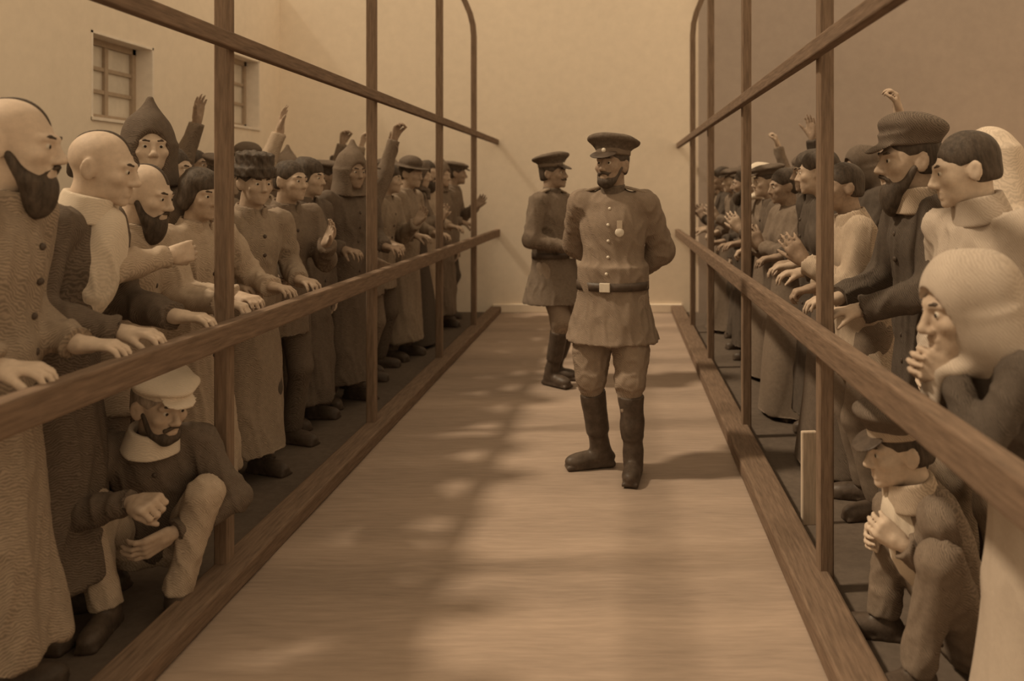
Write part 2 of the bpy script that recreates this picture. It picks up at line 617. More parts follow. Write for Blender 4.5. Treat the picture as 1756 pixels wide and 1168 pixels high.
class Pose:
    """joints in the person's own frame: feet at z = 0, facing -Y, person's left is +X"""
    def __init__(s, pelvis=(0, 0, 0.95), lean=0, side=0, twist=0, head=(0, 0, 0), wl=(0.24, -0.03, 0.80), wr=(-0.24, -0.03, 0.80),
                 el=(0.5, 1, 0), er=(-0.5, 1, 0), al=(0.11, 0.03, 0.08), ar=(-0.11, 0.03, 0.08), kl=(0.1, -1, 0), kr=(-0.1, -1, 0),
                 tl=(0.25, -1), tr=(-0.25, -1), hl=None, hr=None, cl=0.35, cr=0.35, hs=1.0, nl=None, nr=None, shrug=0.0, neck=0.0):
        s.P = np.array(pelvis, float)
        RT = rotm('Z', twist) @ rotm('Y', side) @ rotm('X', lean)
        s.RT = RT
        f = lambda *p: s.P + RT @ np.array(p, float)
        s.waist = f(0, 0, 0.13)
        s.chest = f(0, 0, 0.33)
        s.N = f(0, 0.0, 0.51 + shrug * 0.3)
        s.S = {1: f(0.178, 0.0, 0.465 + shrug), -1: f(-0.178, 0.0, 0.465 + shrug)}
        yaw, pit, rol = head
        HR = rotm('Z', yaw) @ rotm('X', pit) @ rotm('Y', rol)
        s.HR = HR
        NR = rotm('Z', yaw * 0.5) @ rotm('X', lean * 0.6 + pit * 0.4)
        s.H = s.N + NR @ np.array([0, -0.03 - neck, 0.172])
        s.hs = hs
        s.W, s.E = {}, {}
        for k, w, e in ((1, wl, el), (-1, wr, er)):
            s.E[k], s.W[k] = ik(s.S[k], w, 0.295, 0.265, e)
        s.hip = {1: s.P + np.array([0.088, 0, -0.04]), -1: s.P + np.array([-0.088, 0, -0.04])}
        s.A, s.Kn = {}, {}
        for k, a_, kh in ((1, al, kl), (-1, ar, kr)):
            s.Kn[k], s.A[k] = ik(s.hip[k], a_, 0.43, 0.42, kh)
        s.T = {1: nrm((*tl, 0)) if len(tl) == 2 else nrm(tl), -1: nrm((*tr, 0)) if len(tr) == 2 else nrm(tr)}
        s.hd = {1: hl, -1: hr}
        s.hn = {1: nl, -1: nr}
        s.curl = {1: cl, -1: cr}

    def head_matrix(s):
        m = Matrix.Identity(4)
        for i in range(3):
            for j in range(3):
                m[i][j] = s.HR[i, j] * s.hs
            m[i][3] = s.H[i]
        return m


def add_head(S, p):
    g, r, H, hs = p.HR, p.hs, p.H, p.hs
    P = lambda x, y, z: H + g @ (np.array([x, y, z]) * hs)
    e = lambda c, rr, rot=None, k=0.015, sub=False: S.ell(P(*c), np.array(rr) * hs, g if rot is None else g @ rot, k * hs, sub)
    c_ = lambda a_, b_, ra, rb, k=0.012: S.cap(P(*a_), P(*b_), ra * hs, rb * hs, k * hs)
    e((0, 0.018, 0.03), (0.076, 0.094, 0.086), k=0.02)
    e((0, -0.038, -0.03), (0.061, 0.058, 0.082), k=0.03)
    e((0, -0.042, -0.078), (0.047, 0.043, 0.036), k=0.02)
    e((0, -0.081, -0.101), (0.021, 0.017, 0.017), k=0.015)
    for s in (-1, 1):
        c_((s * 0.012, -0.089, 0.020), (s * 0.044, -0.077, 0.019), 0.0115, 0.010)
        e((s * 0.043, -0.068, -0.026), (0.02, 0.02, 0.018), k=0.02)
        e((s * 0.030, -0.101, -0.001), (0.019, 0.015, 0.011), k=0.008, sub=True)
        e((s * 0.030, -0.079, -0.001), (0.0145, 0.0125, 0.0115), k=0.004)
        e((s * 0.079, 0.010, -0.012), (0.0095, 0.023, 0.037), rotm('Z', s * -28) @ rotm('X', -12), k=0.007)
        e((s * 0.088, 0.004, -0.008), (0.005, 0.009, 0.017), k=0.004, sub=True)
        e((s * 0.0125, -0.103, -0.040), (0.0095, 0.0105, 0.009), k=0.007)
    c_((0, -0.092, 0.010), (0, -0.113, -0.030), 0.0085, 0.0115, 0.012)
    e((0, -0.116, -0.035), (0.0115, 0.0115, 0.0105), k=0.008)
    c_((-0.016, -0.093, -0.063), (0.016, -0.093, -0.063), 0.0075, 0.0075, 0.010)
    c_((-0.013, -0.092, -0.078), (0.013, -0.092, -0.078), 0.008, 0.008, 0.010)
    e((0, -0.104, -0.0705), (0.024, 0.011, 0.0022), k=0.004, sub=True)
    nb = p.N
    S.cap(P(0, 0.022, -0.055), nb + np.array([0, 0.01, -0.02]), 0.056, 0.060, 0.03)


def add_hand(S, p, k, sc=1.0):
    W, E = p.W[k], p.E[k]
    d = nrm(p.hd[k]) if p.hd[k] is not None else nrm(W - E)
    n = p.hn[k]
    n = np.array([-k, 0.2, 0.0]) if n is None else np.asarray(n, float)   # palm normal
    n = nrm(n - d * (n @ d))
    th = np.cross(d, n) * k * 1.0          # thumb side
    th = nrm(th)
    at = lambda a_, b_, c_: W + sc * (d * a_ + th * b_ + n * c_)
    S.cap(W, at(0.03, 0, 0), 0.026, 0.026, 0.012)
    c = p.curl[k]
    offs = (0.031, 0.0105, -0.0105, -0.031)
    lens = (0.070, 0.080, 0.074, 0.058)
    spread = (0.13, 0.04, -0.05, -0.15)
    for o, ln, sp in zip(offs, lens, spread):
        kn = at(0.092 - abs(o) * 0.25, o, 0)
        S.cap(at(0.015, o * 0.65, 0), kn, 0.0155 * sc, 0.0125 * sc, 0.010)
        q, ang = kn, 0.0
        fd0 = nrm(d + th * sp * (1 - min(c, 1) * 0.7))
        for j, (fr, cu) in enumerate(((0.46, 0.9), (0.30, 1.15), (0.24, 0.75))):
            ang += c * cu
            dd = fd0 * math.cos(ang) + n * math.sin(ang)
            q2 = q + dd * ln * fr * sc
            S.cap(q, q2, (0.0098 - 0.0012 * j) * sc, (0.0090 - 0.0014 * j) * sc, 0.0035)
            q = q2
    b0, b1 = at(0.022, 0.026, 0.006), at(0.055, 0.046 - 0.01 * min(c, 1), 0.016)
    S.cap(b0, b1, 0.0155 * sc, 0.0125 * sc, 0.010)
    tdir = nrm(d * 0.75 + th * (0.55 - 0.6 * min(c, 1.2)) + n * (0.25 + 0.45 * min(c, 1.2)))
    b2 = b1 + tdir * 0.034 * sc
    S.cap(b1, b2, 0.0118 * sc, 0.0105 * sc, 0.004)
    b3 = b2 + nrm(tdir + n * 0.3 * c - th * 0.3 * c) * 0.027 * sc
    S.cap(b2, b3, 0.0102 * sc, 0.0078 * sc, 0.004)


def body_solid(p, hand=1.0):
    S = Solid()
    S.ell(p.P, (0.145, 0.105, 0.12), p.RT, 0.05)
    S.ell(p.waist, (0.13, 0.095, 0.13), p.RT, 0.06)
    S.ell(p.chest, (0.155, 0.105, 0.165), p.RT, 0.06)
    S.cap(p.S[1], p.S[-1], 0.055, 0.055, 0.05)
    for k in (1, -1):
        S.cap(p.S[k], p.E[k], 0.05, 0.039, 0.03)
        S.cap(p.E[k], p.W[k], 0.040, 0.027, 0.015)
        S.cap(p.hip[k], p.Kn[k], 0.078, 0.055, 0.04)
        S.cap(p.Kn[k], p.A[k], 0.054, 0.037, 0.02)
        a_ = p.A[k]
        S.cap(a_ + np.array([0, 0, -0.035]) - p.T[k] * 0.03, a_ + p.T[k] * 0.13 + np.array([0, 0, -0.045]), 0.034, 0.026, 0.02)
        add_hand(S, p, k, hand)
    add_head(S, p)
    return S


def sleeves(S, p, r=(0.070, 0.060, 0.050), k=0.03, end=0.0, cuff=True):
    for q in (1, -1):
        S.cap(p.S[q], p.E[q], r[0], r[1], k)
        f = nrm(p.W[q] - p.E[q])
        e = p.W[q] - f * (0.005 + end)
        S.cap(p.E[q], e - f * 0.055, r[1], r[2], k)
        S.fru(e - f * 0.075, e, (r[2] * 0.98,) * 2, (r[2] * 1.06,) * 2, (0.3, 0.4, 0.86), 0.012)


def torso(S, p, g=0.03, bust=0.0):
    S.ell(p.P + np.array([0, 0, 0.02]), (0.15 + g, 0.108 + g, 0.15), p.RT, 0.07)
    S.ell(p.waist, (0.132 + g, 0.10 + g, 0.16), p.RT, 0.08)
    S.ell(p.chest, (0.150 + g, 0.105 + g, 0.18), p.RT, 0.08)
    if bust:
        for q in (1, -1):
            S.ell(p.chest + p.RT @ np.array([q * 0.07, -0.085, -0.02]), (0.07, 0.06, 0.07), p.RT, 0.05)
    m = (p.S[1] + p.S[-1]) / 2
    S.cap(p.S[1] + (m - p.S[1]) * 0.08, p.S[-1] + (m - p.S[-1]) * 0.08, 0.058 + g * 0.3, 0.058 + g * 0.3, 0.05)
    S.cap(m, p.N + p.RT @ np.array([0, 0.005, 0.0]), 0.088, 0.068, 0.05)


def skirt(S, p, hem, rx, ry, start=0.10, cx=0.0, cy=0.0, k=0.05, top=(0.165, 0.13)):
    a_ = p.P + p.RT @ np.array([0, 0, start])
    b_ = np.array([p.P[0] + cx, p.P[1] + cy, hem])
    S.fru(a_, b_, top, (rx, ry), (1, 0, 0), k)


def trousers(p, r=(0.105, 0.075, 0.06), low=0.09, tucked=False):
    S = Solid()
    S.ell(p.P, (0.145, 0.105, 0.14) if (tucked or r[0] < 0.1) else (0.165, 0.128, 0.14), p.RT, 0.05)
    for k in (1, -1):
        S.cap(p.hip[k], p.Kn[k], r[0], r[1], 0.04)
        d = nrm(p.A[k] - p.Kn[k])
        e = p.Kn[k] + d * 0.16 if tucked else p.A[k] - d * (low - 0.08)
        S.cap(p.Kn[k], e - d * 0.06, r[1], r[2], 0.03)
        S.fru(e - d * 0.10, e, (r[2],) * 2, (r[2] * 1.05,) * 2, (1, 0, 0), 0.02)
    return S


def boot(p, k, high=True):
    S = Solid()
    a_, t = p.A[k], p.T[k]
    sd = np.array([-t[1], t[0], 0])
    ro = np.stack([t, sd, np.array([0, 0, 1.0])], 1)
    z = a_[2] - 0.08
    base = np.array([a_[0], a_[1], z])
    S.ell(base + t * 0.055 + np.array([0, 0, 0.048]), (0.135, 0.046, 0.042), ro, 0.02)
    S.ell(base + t * 0.125 + np.array([0, 0, 0.037]), (0.072, 0.048, 0.034), ro, 0.02)
    S.cap(base + np.array([0, 0, 0.05]) - t * 0.02, base + np.array([0, 0, 0.12]), 0.045, 0.047, 0.03)
    if high:
        d = nrm(p.Kn[k] - p.A[k])
        S.cap(a_ + d * 0.02, a_ + d * 0.20, 0.048, 0.060, 0.03)
        S.fru(a_ + d * 0.12, a_ + d * 0.345, (0.058, 0.058), (0.070, 0.070), (1, 0, 0), 0.02)
    S.box(base + t * 0.06 + np.array([0, 0, 0.012]), (0.128, 0.037, 0.004), ro, 0.008, 0.004)
    S.box(base - t * 0.035 + np.array([0, 0, 0.016]), (0.03, 0.034, 0.008), ro, 0.008, 0.006)
    return S


# head-wear and hair, built once in head space and shared
ACC = {}
def acc(name, h=0.006, smooth=1, folds=None):
    def deco(fn):
        S = Solid()
        fn(S)
        ACC[name] = S.mesh(name, h, smooth, folds)
        return fn
    return deco

CR = ((0, 0.020, 0.032), (0.0835, 0.101, 0.0925))

def carve_face(S, drop=-0.055):
    S.ell((0, -0.125, -0.035), (0.078, 0.085, 0.098), None, 0.012, True)
    for s in (-1, 1):
        S.ell((s * 0.09, -0.012, -0.028), (0.035, 0.034, 0.044), None, 0.01, True)
    S.box((0, 0, drop - 0.15), (0.2, 0.2, 0.15), None, 0.0, 0.01, True)

STRAND = make_folds(3, 0.0022, 30, 6)

@acc('hair_short', 0.006, 1, STRAND)
def _(S):
    S.ell(*CR)
    S.ell((0, 0.05, -0.03), (0.066, 0.062, 0.05), None, 0.03)
    carve_face(S)

@acc('hair_bushy', 0.007, 1, make_folds(5, 0.005, 24, 20))
def _(S):
    S.ell((0, 0.022, 0.042), (0.098, 0.112, 0.096))
    S.ell((0, 0.06, -0.035), (0.084, 0.066, 0.07), None, 0.03)
    for s in (-1, 1):
        S.ell((s * 0.08, 0.02, -0.02), (0.024, 0.045, 0.06), None, 0.03)
    S.ell((0, -0.125, -0.04), (0.074, 0.075, 0.090), None, 0.012, True)
    S.box((0, 0, -0.10 - 0.15), (0.2, 0.2, 0.15), None, 0.0, 0.01, True)

@acc('hair_half', 0.005, 1, STRAND)
def _(S):
    S.ell(CR[0], (0.0815, 0.0985, 0.0905))
    S.ell((0, 0.05, -0.03), (0.066, 0.062, 0.05), None, 0.03)
    carve_face(S)
    S.box((-0.199, 0, 0), (0.2, 0.3, 0.3), None, 0.0, 0.004, True)

@acc('hair_bun', 0.006, 1, STRAND)
def _(S):
    S.ell((0, 0.020, 0.034), (0.086, 0.104, 0.093))
    S.ell((0, 0.058, -0.03), (0.066, 0.055, 0.05), None, 0.03)
    S.ell((0, 0.118, -0.005), (0.042, 0.036, 0.042), None, 0.015)
    carve_face(S, -0.07)

@acc('beard', 0.006, 1, make_folds(8, 0.0045, 26, 5))
def _(S):
    S.ell((0, -0.066, -0.112), (0.052, 0.043, 0.055))
    S.ell((0, -0.075, -0.155), (0.036, 0.030, 0.045), None, 0.03)
    for s in (-1, 1):
        S.cap((s * 0.066, -0.012, -0.030), (s * 0.045, -0.052, -0.092), 0.009, 0.022, 0.02)
        S.cap((s * 0.004, -0.102, -0.053), (s * 0.030, -0.090, -0.068), 0.0085, 0.007, 0.008)
    S.ell((0, -0.112, -0.0715), (0.016, 0.014, 0.004), None, 0.004, True)

@acc('beard_short', 0.006, 1, make_folds(9, 0.003, 30, 8))
def _(S):
    S.ell((0, -0.064, -0.102), (0.050, 0.040, 0.032))
    for s in (-1, 1):
        S.cap((s * 0.066, -0.010, -0.020), (s * 0.045, -0.052, -0.088), 0.008, 0.018, 0.02)
        S.cap((s * 0.004, -0.102, -0.053), (s * 0.028, -0.090, -0.066), 0.008, 0.006, 0.008)
    S.ell((0, -0.112, -0.0715), (0.016, 0.014, 0.004), None, 0.004, True)

@acc('moustache', 0.004, 1, None)
def _(S):
    for s in (-1, 1):
        S.cap((s * 0.003, -0.103, -0.053), (s * 0.024, -0.094, -0.059), 0.0085, 0.007, 0.006)
        S.cap((s * 0.024, -0.094, -0.059), (s * 0.040, -0.082, -0.052), 0.007, 0.003, 0.006)

def _brow(sg):
    def fn(S):
        S.cap((sg * 0.014, -0.0965, 0.0215), (sg * 0.032, -0.0905, 0.0265), 0.0046, 0.0048, 0.004)
        S.cap((sg * 0.032, -0.0905, 0.0265), (sg * 0.048, -0.0775, 0.0185), 0.0048, 0.0034, 0.004)
    return fn
acc('brow_a', 0.004, 1, None)(_brow(-1))
acc('brow_b', 0.004, 1, None)(_brow(1))

@acc('cap_crown', 0.006, 1, make_folds(2, 0.0022, 14, 8))
def _(S):
    S.fru((0, 0.012, 0.045), (0, 0.010, 0.095), (0.086, 0.104), (0.090, 0.107), k=0.008)
    ro = rotm('X', -7)
    S.ell((0, 0.014, 0.125), (0.142, 0.150, 0.036), ro, 0.03)
    S.fru((0, 0.012, 0.080), (0, 0.014, 0.122), (0.092, 0.108), (0.136, 0.142), k=0.015)

@acc('cap_visor', 0.004, 1, None)
def _(S):
    ro = rotm('X', 26)
    S.ell((0, -0.098, 0.046), (0.078, 0.062, 0.008), ro, 0.004)
    S.box((0, 0.08, 0.05), (0.2, 0.15, 0.2), None, 0.0, 0.003, True)

@acc('cap_band', 0.005, 0, None)
def _(S):
    S.fru((0, 0.012, 0.048), (0, 0.012, 0.086), (0.0895, 0.1075), (0.0915, 0.1095), k=0.004)

@acc('flat_cap', 0.006, 1, make_folds(12, 0.004, 18, 6))
def _(S):
    S.fru((0, 0.016, 0.050), (0, 0.012, 0.085), (0.087, 0.105), (0.094, 0.110), k=0.01)
    S.ell((0, 0.006, 0.098), (0.122, 0.142, 0.034), rotm('X', 8), 0.02)
    S.ell((0, -0.108, 0.052), (0.066, 0.048, 0.009), rotm('X', 22), 0.012)

@acc('soft_cap', 0.006, 1, make_folds(11, 0.004, 16, 8))
def _(S):
    S.fru((0, 0.014, 0.046), (0, 0.014, 0.090), (0.088, 0.106), (0.092, 0.110), k=0.01)
    S.ell((0, 0.030, 0.112), (0.112, 0.122, 0.052), rotm('X', -8), 0.03)
    S.ell((0, -0.106, 0.046), (0.066, 0.050, 0.009), rotm('X', 20), 0.012)

@acc('fur_hat', 0.007, 1, make_folds(14, 0.006, 40, 40))
def _(S):
    S.fru((0, 0.014, 0.035), (0, 0.016, 0.150), (0.100, 0.118), (0.090, 0.108), k=0.01)
    S.ell((0, 0.016, 0.146), (0.090, 0.108, 0.024), None, 0.02)
    S.fru((0, 0.014, 0.030), (0, 0.014, 0.085), (0.108, 0.126), (0.108, 0.126), k=0.012)

@acc('soft_hat', 0.006, 1, make_folds(15, 0.004, 16, 8))
def _(S):
    S.ell((0, 0.014, 0.095), (0.094, 0.110, 0.066), None, 0.02)
    S.ell((0, 0.010, 0.060), (0.150, 0.170, 0.012), rotm('X', 5), 0.015)

@acc('hood', 0.007, 1, make_folds(16, 0.004, 14, 5))
def _(S):
    S.ell((0, 0.022, 0.030), (0.106, 0.122, 0.118))
    S.cap((0, 0.02, 0.11), (0.005, 0.03, 0.205), 0.062, 0.018, 0.05)
    S.fru((0, 0.03, 0.0), (0, 0.035, -0.17), (0.105, 0.110), (0.125, 0.120), k=0.05)
    S.ell((0, -0.115, -0.030), (0.066, 0.085, 0.100), None, 0.015, True)
    S.ell((0, -0.11, -0.12), (0.05, 0.06, 0.05), None, 0.02, True)

@acc('headscarf', 0.007, 1, make_folds(17, 0.0045, 15, 5))
def _(S):
    S.ell((0, 0.020, 0.030), (0.104, 0.126, 0.110))
    S.ell((0, 0.02, -0.06), (0.101, 0.092, 0.085), None, 0.04)
    S.fru((0, 0.045, -0.02), (0, 0.085, -0.25), (0.095, 0.085), (0.165, 0.075), k=0.05)
    S.ell((0, -0.055, -0.135), (0.060, 0.052, 0.030), None, 0.03)
    S.cap((0.0, -0.10, -0.142), (0.02, -0.125, -0.215), 0.022, 0.014, 0.02)
    S.cap((0.0, -0.10, -0.142), (-0.03, -0.118, -0.205), 0.022, 0.014, 0.02)
    S.ell((0, -0.130, -0.022), (0.072, 0.100, 0.088), None, 0.006, True)

@acc('long_scarf', 0.009, 1, make_folds(18, 0.008, 9, 2))
def _(S):
    S.ell((0, 0.022, 0.030), (0.100, 0.122, 0.106))
    S.fru((0, 0.03, 0.03), (0, 0.055, -0.24), (0.105, 0.115), (0.215, 0.135), k=0.05)
    S.fru((0, 0.055, -0.22), (0, 0.10, -0.56), (0.215, 0.13), (0.265, 0.15), k=0.06)
    S.ell((0, -0.125, -0.022), (0.064, 0.085, 0.086), None, 0.014, True)
    S.ell((0, -0.17, -0.32), (0.14, 0.14, 0.30), None, 0.03, True)

@acc('collar_white', 0.006, 1, make_folds(19, 0.003, 16, 6))
def _(S):
    pass_ = S.fru((0, 0.02, -0.185), (0, 0.015, -0.095), (0.102, 0.098), (0.082, 0.082), k=0.01)
    S.fru((0, 0.012, -0.16), (0, 0.008, -0.02), (0.062, 0.062), (0.066, 0.066), k=0.01, sub=True)
    S.ell((0, -0.11, -0.11), (0.03, 0.05, 0.06), None, 0.01, True)

EYE = lathe_mesh('eye', [(0.0001, -0.0118), (0.006, -0.0102), (0.0102, -0.006), (0.0118, 0), (0.0102, 0.006), (0.006, 0.0102), (0.0001, 0.0118)], 14)
IRIS = lathe_mesh('iris', [(0.0001, -0.0022), (0.0052, -0.0012), (0.0058, 0.0), (0.0001, 0.001)], 12)
for me_ in (EYE, IRIS):
    for p_ in me_.polygons:
        p_.use_smooth = True


def wear(root, p, kind, m, name=None):
    o = link(name or kind, ACC[kind], M[m], root)
    o.matrix_local = p.head_matrix()
    return o


def eyes(root, p):
    for s in (-1, 1):
        o = link('eye', EYE, M['eye'], root)
        hm = p.head_matrix()
        o.matrix_local = hm @ Matrix.Translation((s * 0.030, -0.0815, -0.001))
        i = link('iris', IRIS, M['iris'], o)
        i.matrix_local = Matrix.Translation((0, -0.0105, 0)) @ Matrix.Rotation(R(-90), 4, 'X')


def brows(root, p, m='hair'):
    wear(root, p, 'brow_a', m, 'eyebrow')
    wear(root, p, 'brow_b', m, 'eyebrow')


def local(x, y, rz, pt, sc=1.0):
    """world point -> person's frame"""
    v = Matrix.Rotation(-rz, 3, 'Z') @ (Vector(pt) - Vector((x, y, 0)))
    return tuple(v / sc)


def px_point(px, py, d):
    """real-world point on the ray through a photograph pixel, d metres down the walkway"""
    return ((px - VPX) * d / F_PX, d, CAM_H + (VPY - py) * d / F_PX)


GV = 'visitors and convicts crowding the fences'

# ---- 1. the warder in the middle of the walkway
def surf_point(me, x, z, y0=-0.6):
    bvh = BVHTree.FromPolygons([v.co for v in me.vertices], [tuple(q.vertices) for q in me.polygons])
    hit = bvh.ray_cast(Vector((x, y0, z)), Vector((0, 1, 0)))
    return hit[0], hit[1]


def warder_dress(root, p, tunic_me, waist_z, wrx, wry, cloth='tunic'):
    link('tunic', tunic_me, M[cloth], root)
    me = lathe_mesh('belt', [(1.0, waist_z - 0.022), (1.06, waist_z - 0.022), (1.06, waist_z + 0.022), (1.0, waist_z + 0.022)], 40, wrx, wry, close=True)
    b = link('belt', me, M['leather'], root)
    b.location = (p.P[0], p.P[1], 0)
    bk = boxes('buckle', [(-0.028, 0.028, -wry * 1.06 - 0.008, -wry * 1.06 + 0.004, waist_z - 0.024, waist_z + 0.024)], M['metal'], b, c=0.003)
    # stand collar
    S = Solid()
    S.fru(p.N + np.array([0, 0.0, -0.02]), p.N + np.array([0, -0.012, 0.062]), (0.074, 0.078), (0.066, 0.070), k=0.01)
    link('collar', S.mesh('collar', 0.006), M['cap'], root)
    for k in (1, -1):
        S = Solid()
        a_, c_ = p.S[k], p.N
        d = nrm(c_ - a_)
        S.box(a_ * 0.70 + c_ * 0.30 + np.array([0, -0.005, 0.066]), (0.062, 0.024, 0.004), np.stack([d, np.array([0, 1.0, 0]), np.cross(d, np.array([0, 1.0, 0]))], 1), 0.004)
        link('shoulder_board', S.mesh('shoulder_board', 0.005), M['mid'], root)
    cm = wear(root, p, 'cap_crown', 'cap', 'cap')
    for nm, kk, mm in (('visor', 'cap_visor', 'leather'), ('cap_band', 'cap_band', 'brown')):
        o = link(nm, ACC[kk], M[mm], cm)
    ck = link('cockade', lathe_mesh('cockade', [(0.0001, 0.006), (0.010, 0.004), (0.014, 0.0), (0.0001, -0.002)], 14), M['metal'], cm)
    ck.matrix_local = Matrix.Translation((0, -0.0965, 0.067)) @ Matrix.Rotation(R(90), 4, 'X')


def warder_front():
    x, y, rz = -0.03, 4.40, R(-14)
    root = empty('person', (x, y, 0), rz, 'uniformed warder in peaked cap and high boots standing mid-walkway with hands behind his back', 'person', 'warders in the walkway')
    inv = lambda wx, wy, wz: local(x, y, rz, (wx, wy, wz))
    al = inv(0.08, 4.29, 0.08)
    ar = inv(-0.095, 4.43, 0.08)
    Rz = lambda dx, dy: tuple((Matrix.Rotation(-rz, 3, 'Z') @ Vector((dx, dy, 0)))[:2])
    p = Pose(pelvis=(0.0, 0, 0.955), lean=-3, twist=4, head=(-14, -3, 0), wl=(0.03, 0.19, 1.0), wr=(-0.05, 0.21, 1.03), el=(1, 0.25, 0.1), er=(-1, 0.25, 0.1),
             al=al, ar=ar, kl=(0.2, -1, 0), kr=(-0.3, -1, 0), tl=Rz(-0.12, -1), tr=Rz(-1, -0.30), cl=0.9, cr=0.9, nl=(0, 1, 0), nr=(0, 1, 0))
    link('body', body_solid(p).mesh('body', 0.006), M['skin_weathered'], root)
    S = Solid()
    torso(S, p, 0.036)
    sleeves(S, p, (0.078, 0.070, 0.052))
    wz = 0.99
    S.fru((0, 0, wz + 0.10), (0, 0, wz), (0.185, 0.150), (0.172, 0.138), k=0.04)
    S.fru((0, 0, wz), (0.0, 0.005, 0.69), (0.172, 0.138), (0.262, 0.222), k=0.03)
    tm = S.mesh('tunic', 0.009, 1, make_folds(21, 0.006, 9, 3, 0, 0.008))
    warder_dress(root, p, tm, wz, 0.187, 0.154)
    # placket and buttons on the chest
    for i in range(5):
        hp, hn_ = surf_point(tm, 0.006, 1.40 - 0.085 * i)
        if hp is None:
            continue
        o = link('button', lathe_mesh('button', [(0.0001, 0.006), (0.007, 0.004), (0.009, 0.0), (0.0001, -0.002)], 12), M['metal'], root)
        o.matrix_local = Matrix.Translation(hp) @ hn_.to_track_quat('Z', 'Y').to_matrix().to_4x4()
    hp, hn_ = surf_point(tm, 0.065, 1.285)
    md = link('medal', lathe_mesh('medal', [(0.0001, 0.008), (0.020, 0.007), (0.024, 0.003), (0.024, 0.0), (0.0001, -0.002)], 20), M['metal'], root)
    md.matrix_local = Matrix.Translation(hp + Vector((0, -0.002, -0.01))) @ hn_.to_track_quat('Z', 'Y').to_matrix().to_4x4()
    rb = boxes('ribbon', [(-0.014, 0.014, -0.002, 0.004, 0.0, 0.045)], M['pale'], md)
    rb.matrix_local = Matrix.Rotation(R(-90), 4, 'X') @ Matrix.Translation((0, -0.004, 0.018))
    # breeches, full in the thigh
    S = trousers(p, (0.112, 0.080, 0.056), tucked=True)
    for k in (1, -1):
        mid = p.hip[k] * 0.45 + p.Kn[k] * 0.55
        S.ell(mid + np.array([k * 0.020, 0, -0.04]), (0.084, 0.090, 0.15), None, 0.05)
    link('breeches', S.mesh('breeches', 0.010, 1, make_folds(22, 0.005, 10, 5, 0, 0.007)), M['breeches'], root)
    for k in (1, -1):
        link('boot', boot(p, k).mesh('boot', 0.008, 1, make_folds(23 + k, 0.003, 8, 14)), M['leather'], root)
    wear(root, p, 'hair_short', 'hair')
    wear(root, p, 'moustache', 'hair')
    wear(root, p, 'beard_short', 'hair', 'beard')
    eyes(root, p)
    brows(root, p)
warder_front()


def warder_far():
    x, y, rz = -0.50, 6.35, R(62)
    root = empty('person', (x, y, 0), rz, 'second warder in dark long tunic and cap, turned sideways behind the first warder', 'person', 'warders in the walkway')
    p = Pose(pelvis=(0, 0, 0.94), lean=-3, head=(6, -4, 0), wl=(0.10, -0.20, 1.02), wr=(-0.14, -0.20, 1.06), el=(0.6, 1, -0.2), er=(-0.6, 1, -0.2),
             al=(0.09, 0.05, 0.08), ar=(-0.08, -0.03, 0.08), cl=1.0, cr=1.0)
    link('body', body_solid(p).mesh('body', 0.007), M['skin_weathered'], root)
    S = Solid()
    torso(S, p, 0.034)
    sleeves(S, p, (0.075, 0.066, 0.052))
    S.fru((0, 0, 1.08), (0, 0, 0.99), (0.180, 0.148), (0.170, 0.135), k=0.04)
    S.fru((0, 0, 0.99), (0, 0.0, 0.62), (0.172, 0.145), (0.250, 0.245), k=0.03)
    tm = S.mesh('tunic', 0.011, 1, make_folds(31, 0.006, 9, 3, 0, 0.008))
    warder_dress(root, p, tm, 0.99, 0.186, 0.152, 'brown')
    link('trousers', trousers(p, (0.105, 0.078, 0.056), tucked=True).mesh('trousers', 0.01, 1, make_folds(32, 0.006, 10, 5)), M['breeches'], root)
    for k in (1, -1):
        link('boot', boot(p, k).mesh('boot', 0.008), M['leather'], root)
    wear(root, p, 'hair_short', 'hair')
    wear(root, p, 'moustache', 'hair')
    eyes(root, p)
    brows(root, p)
warder_far()


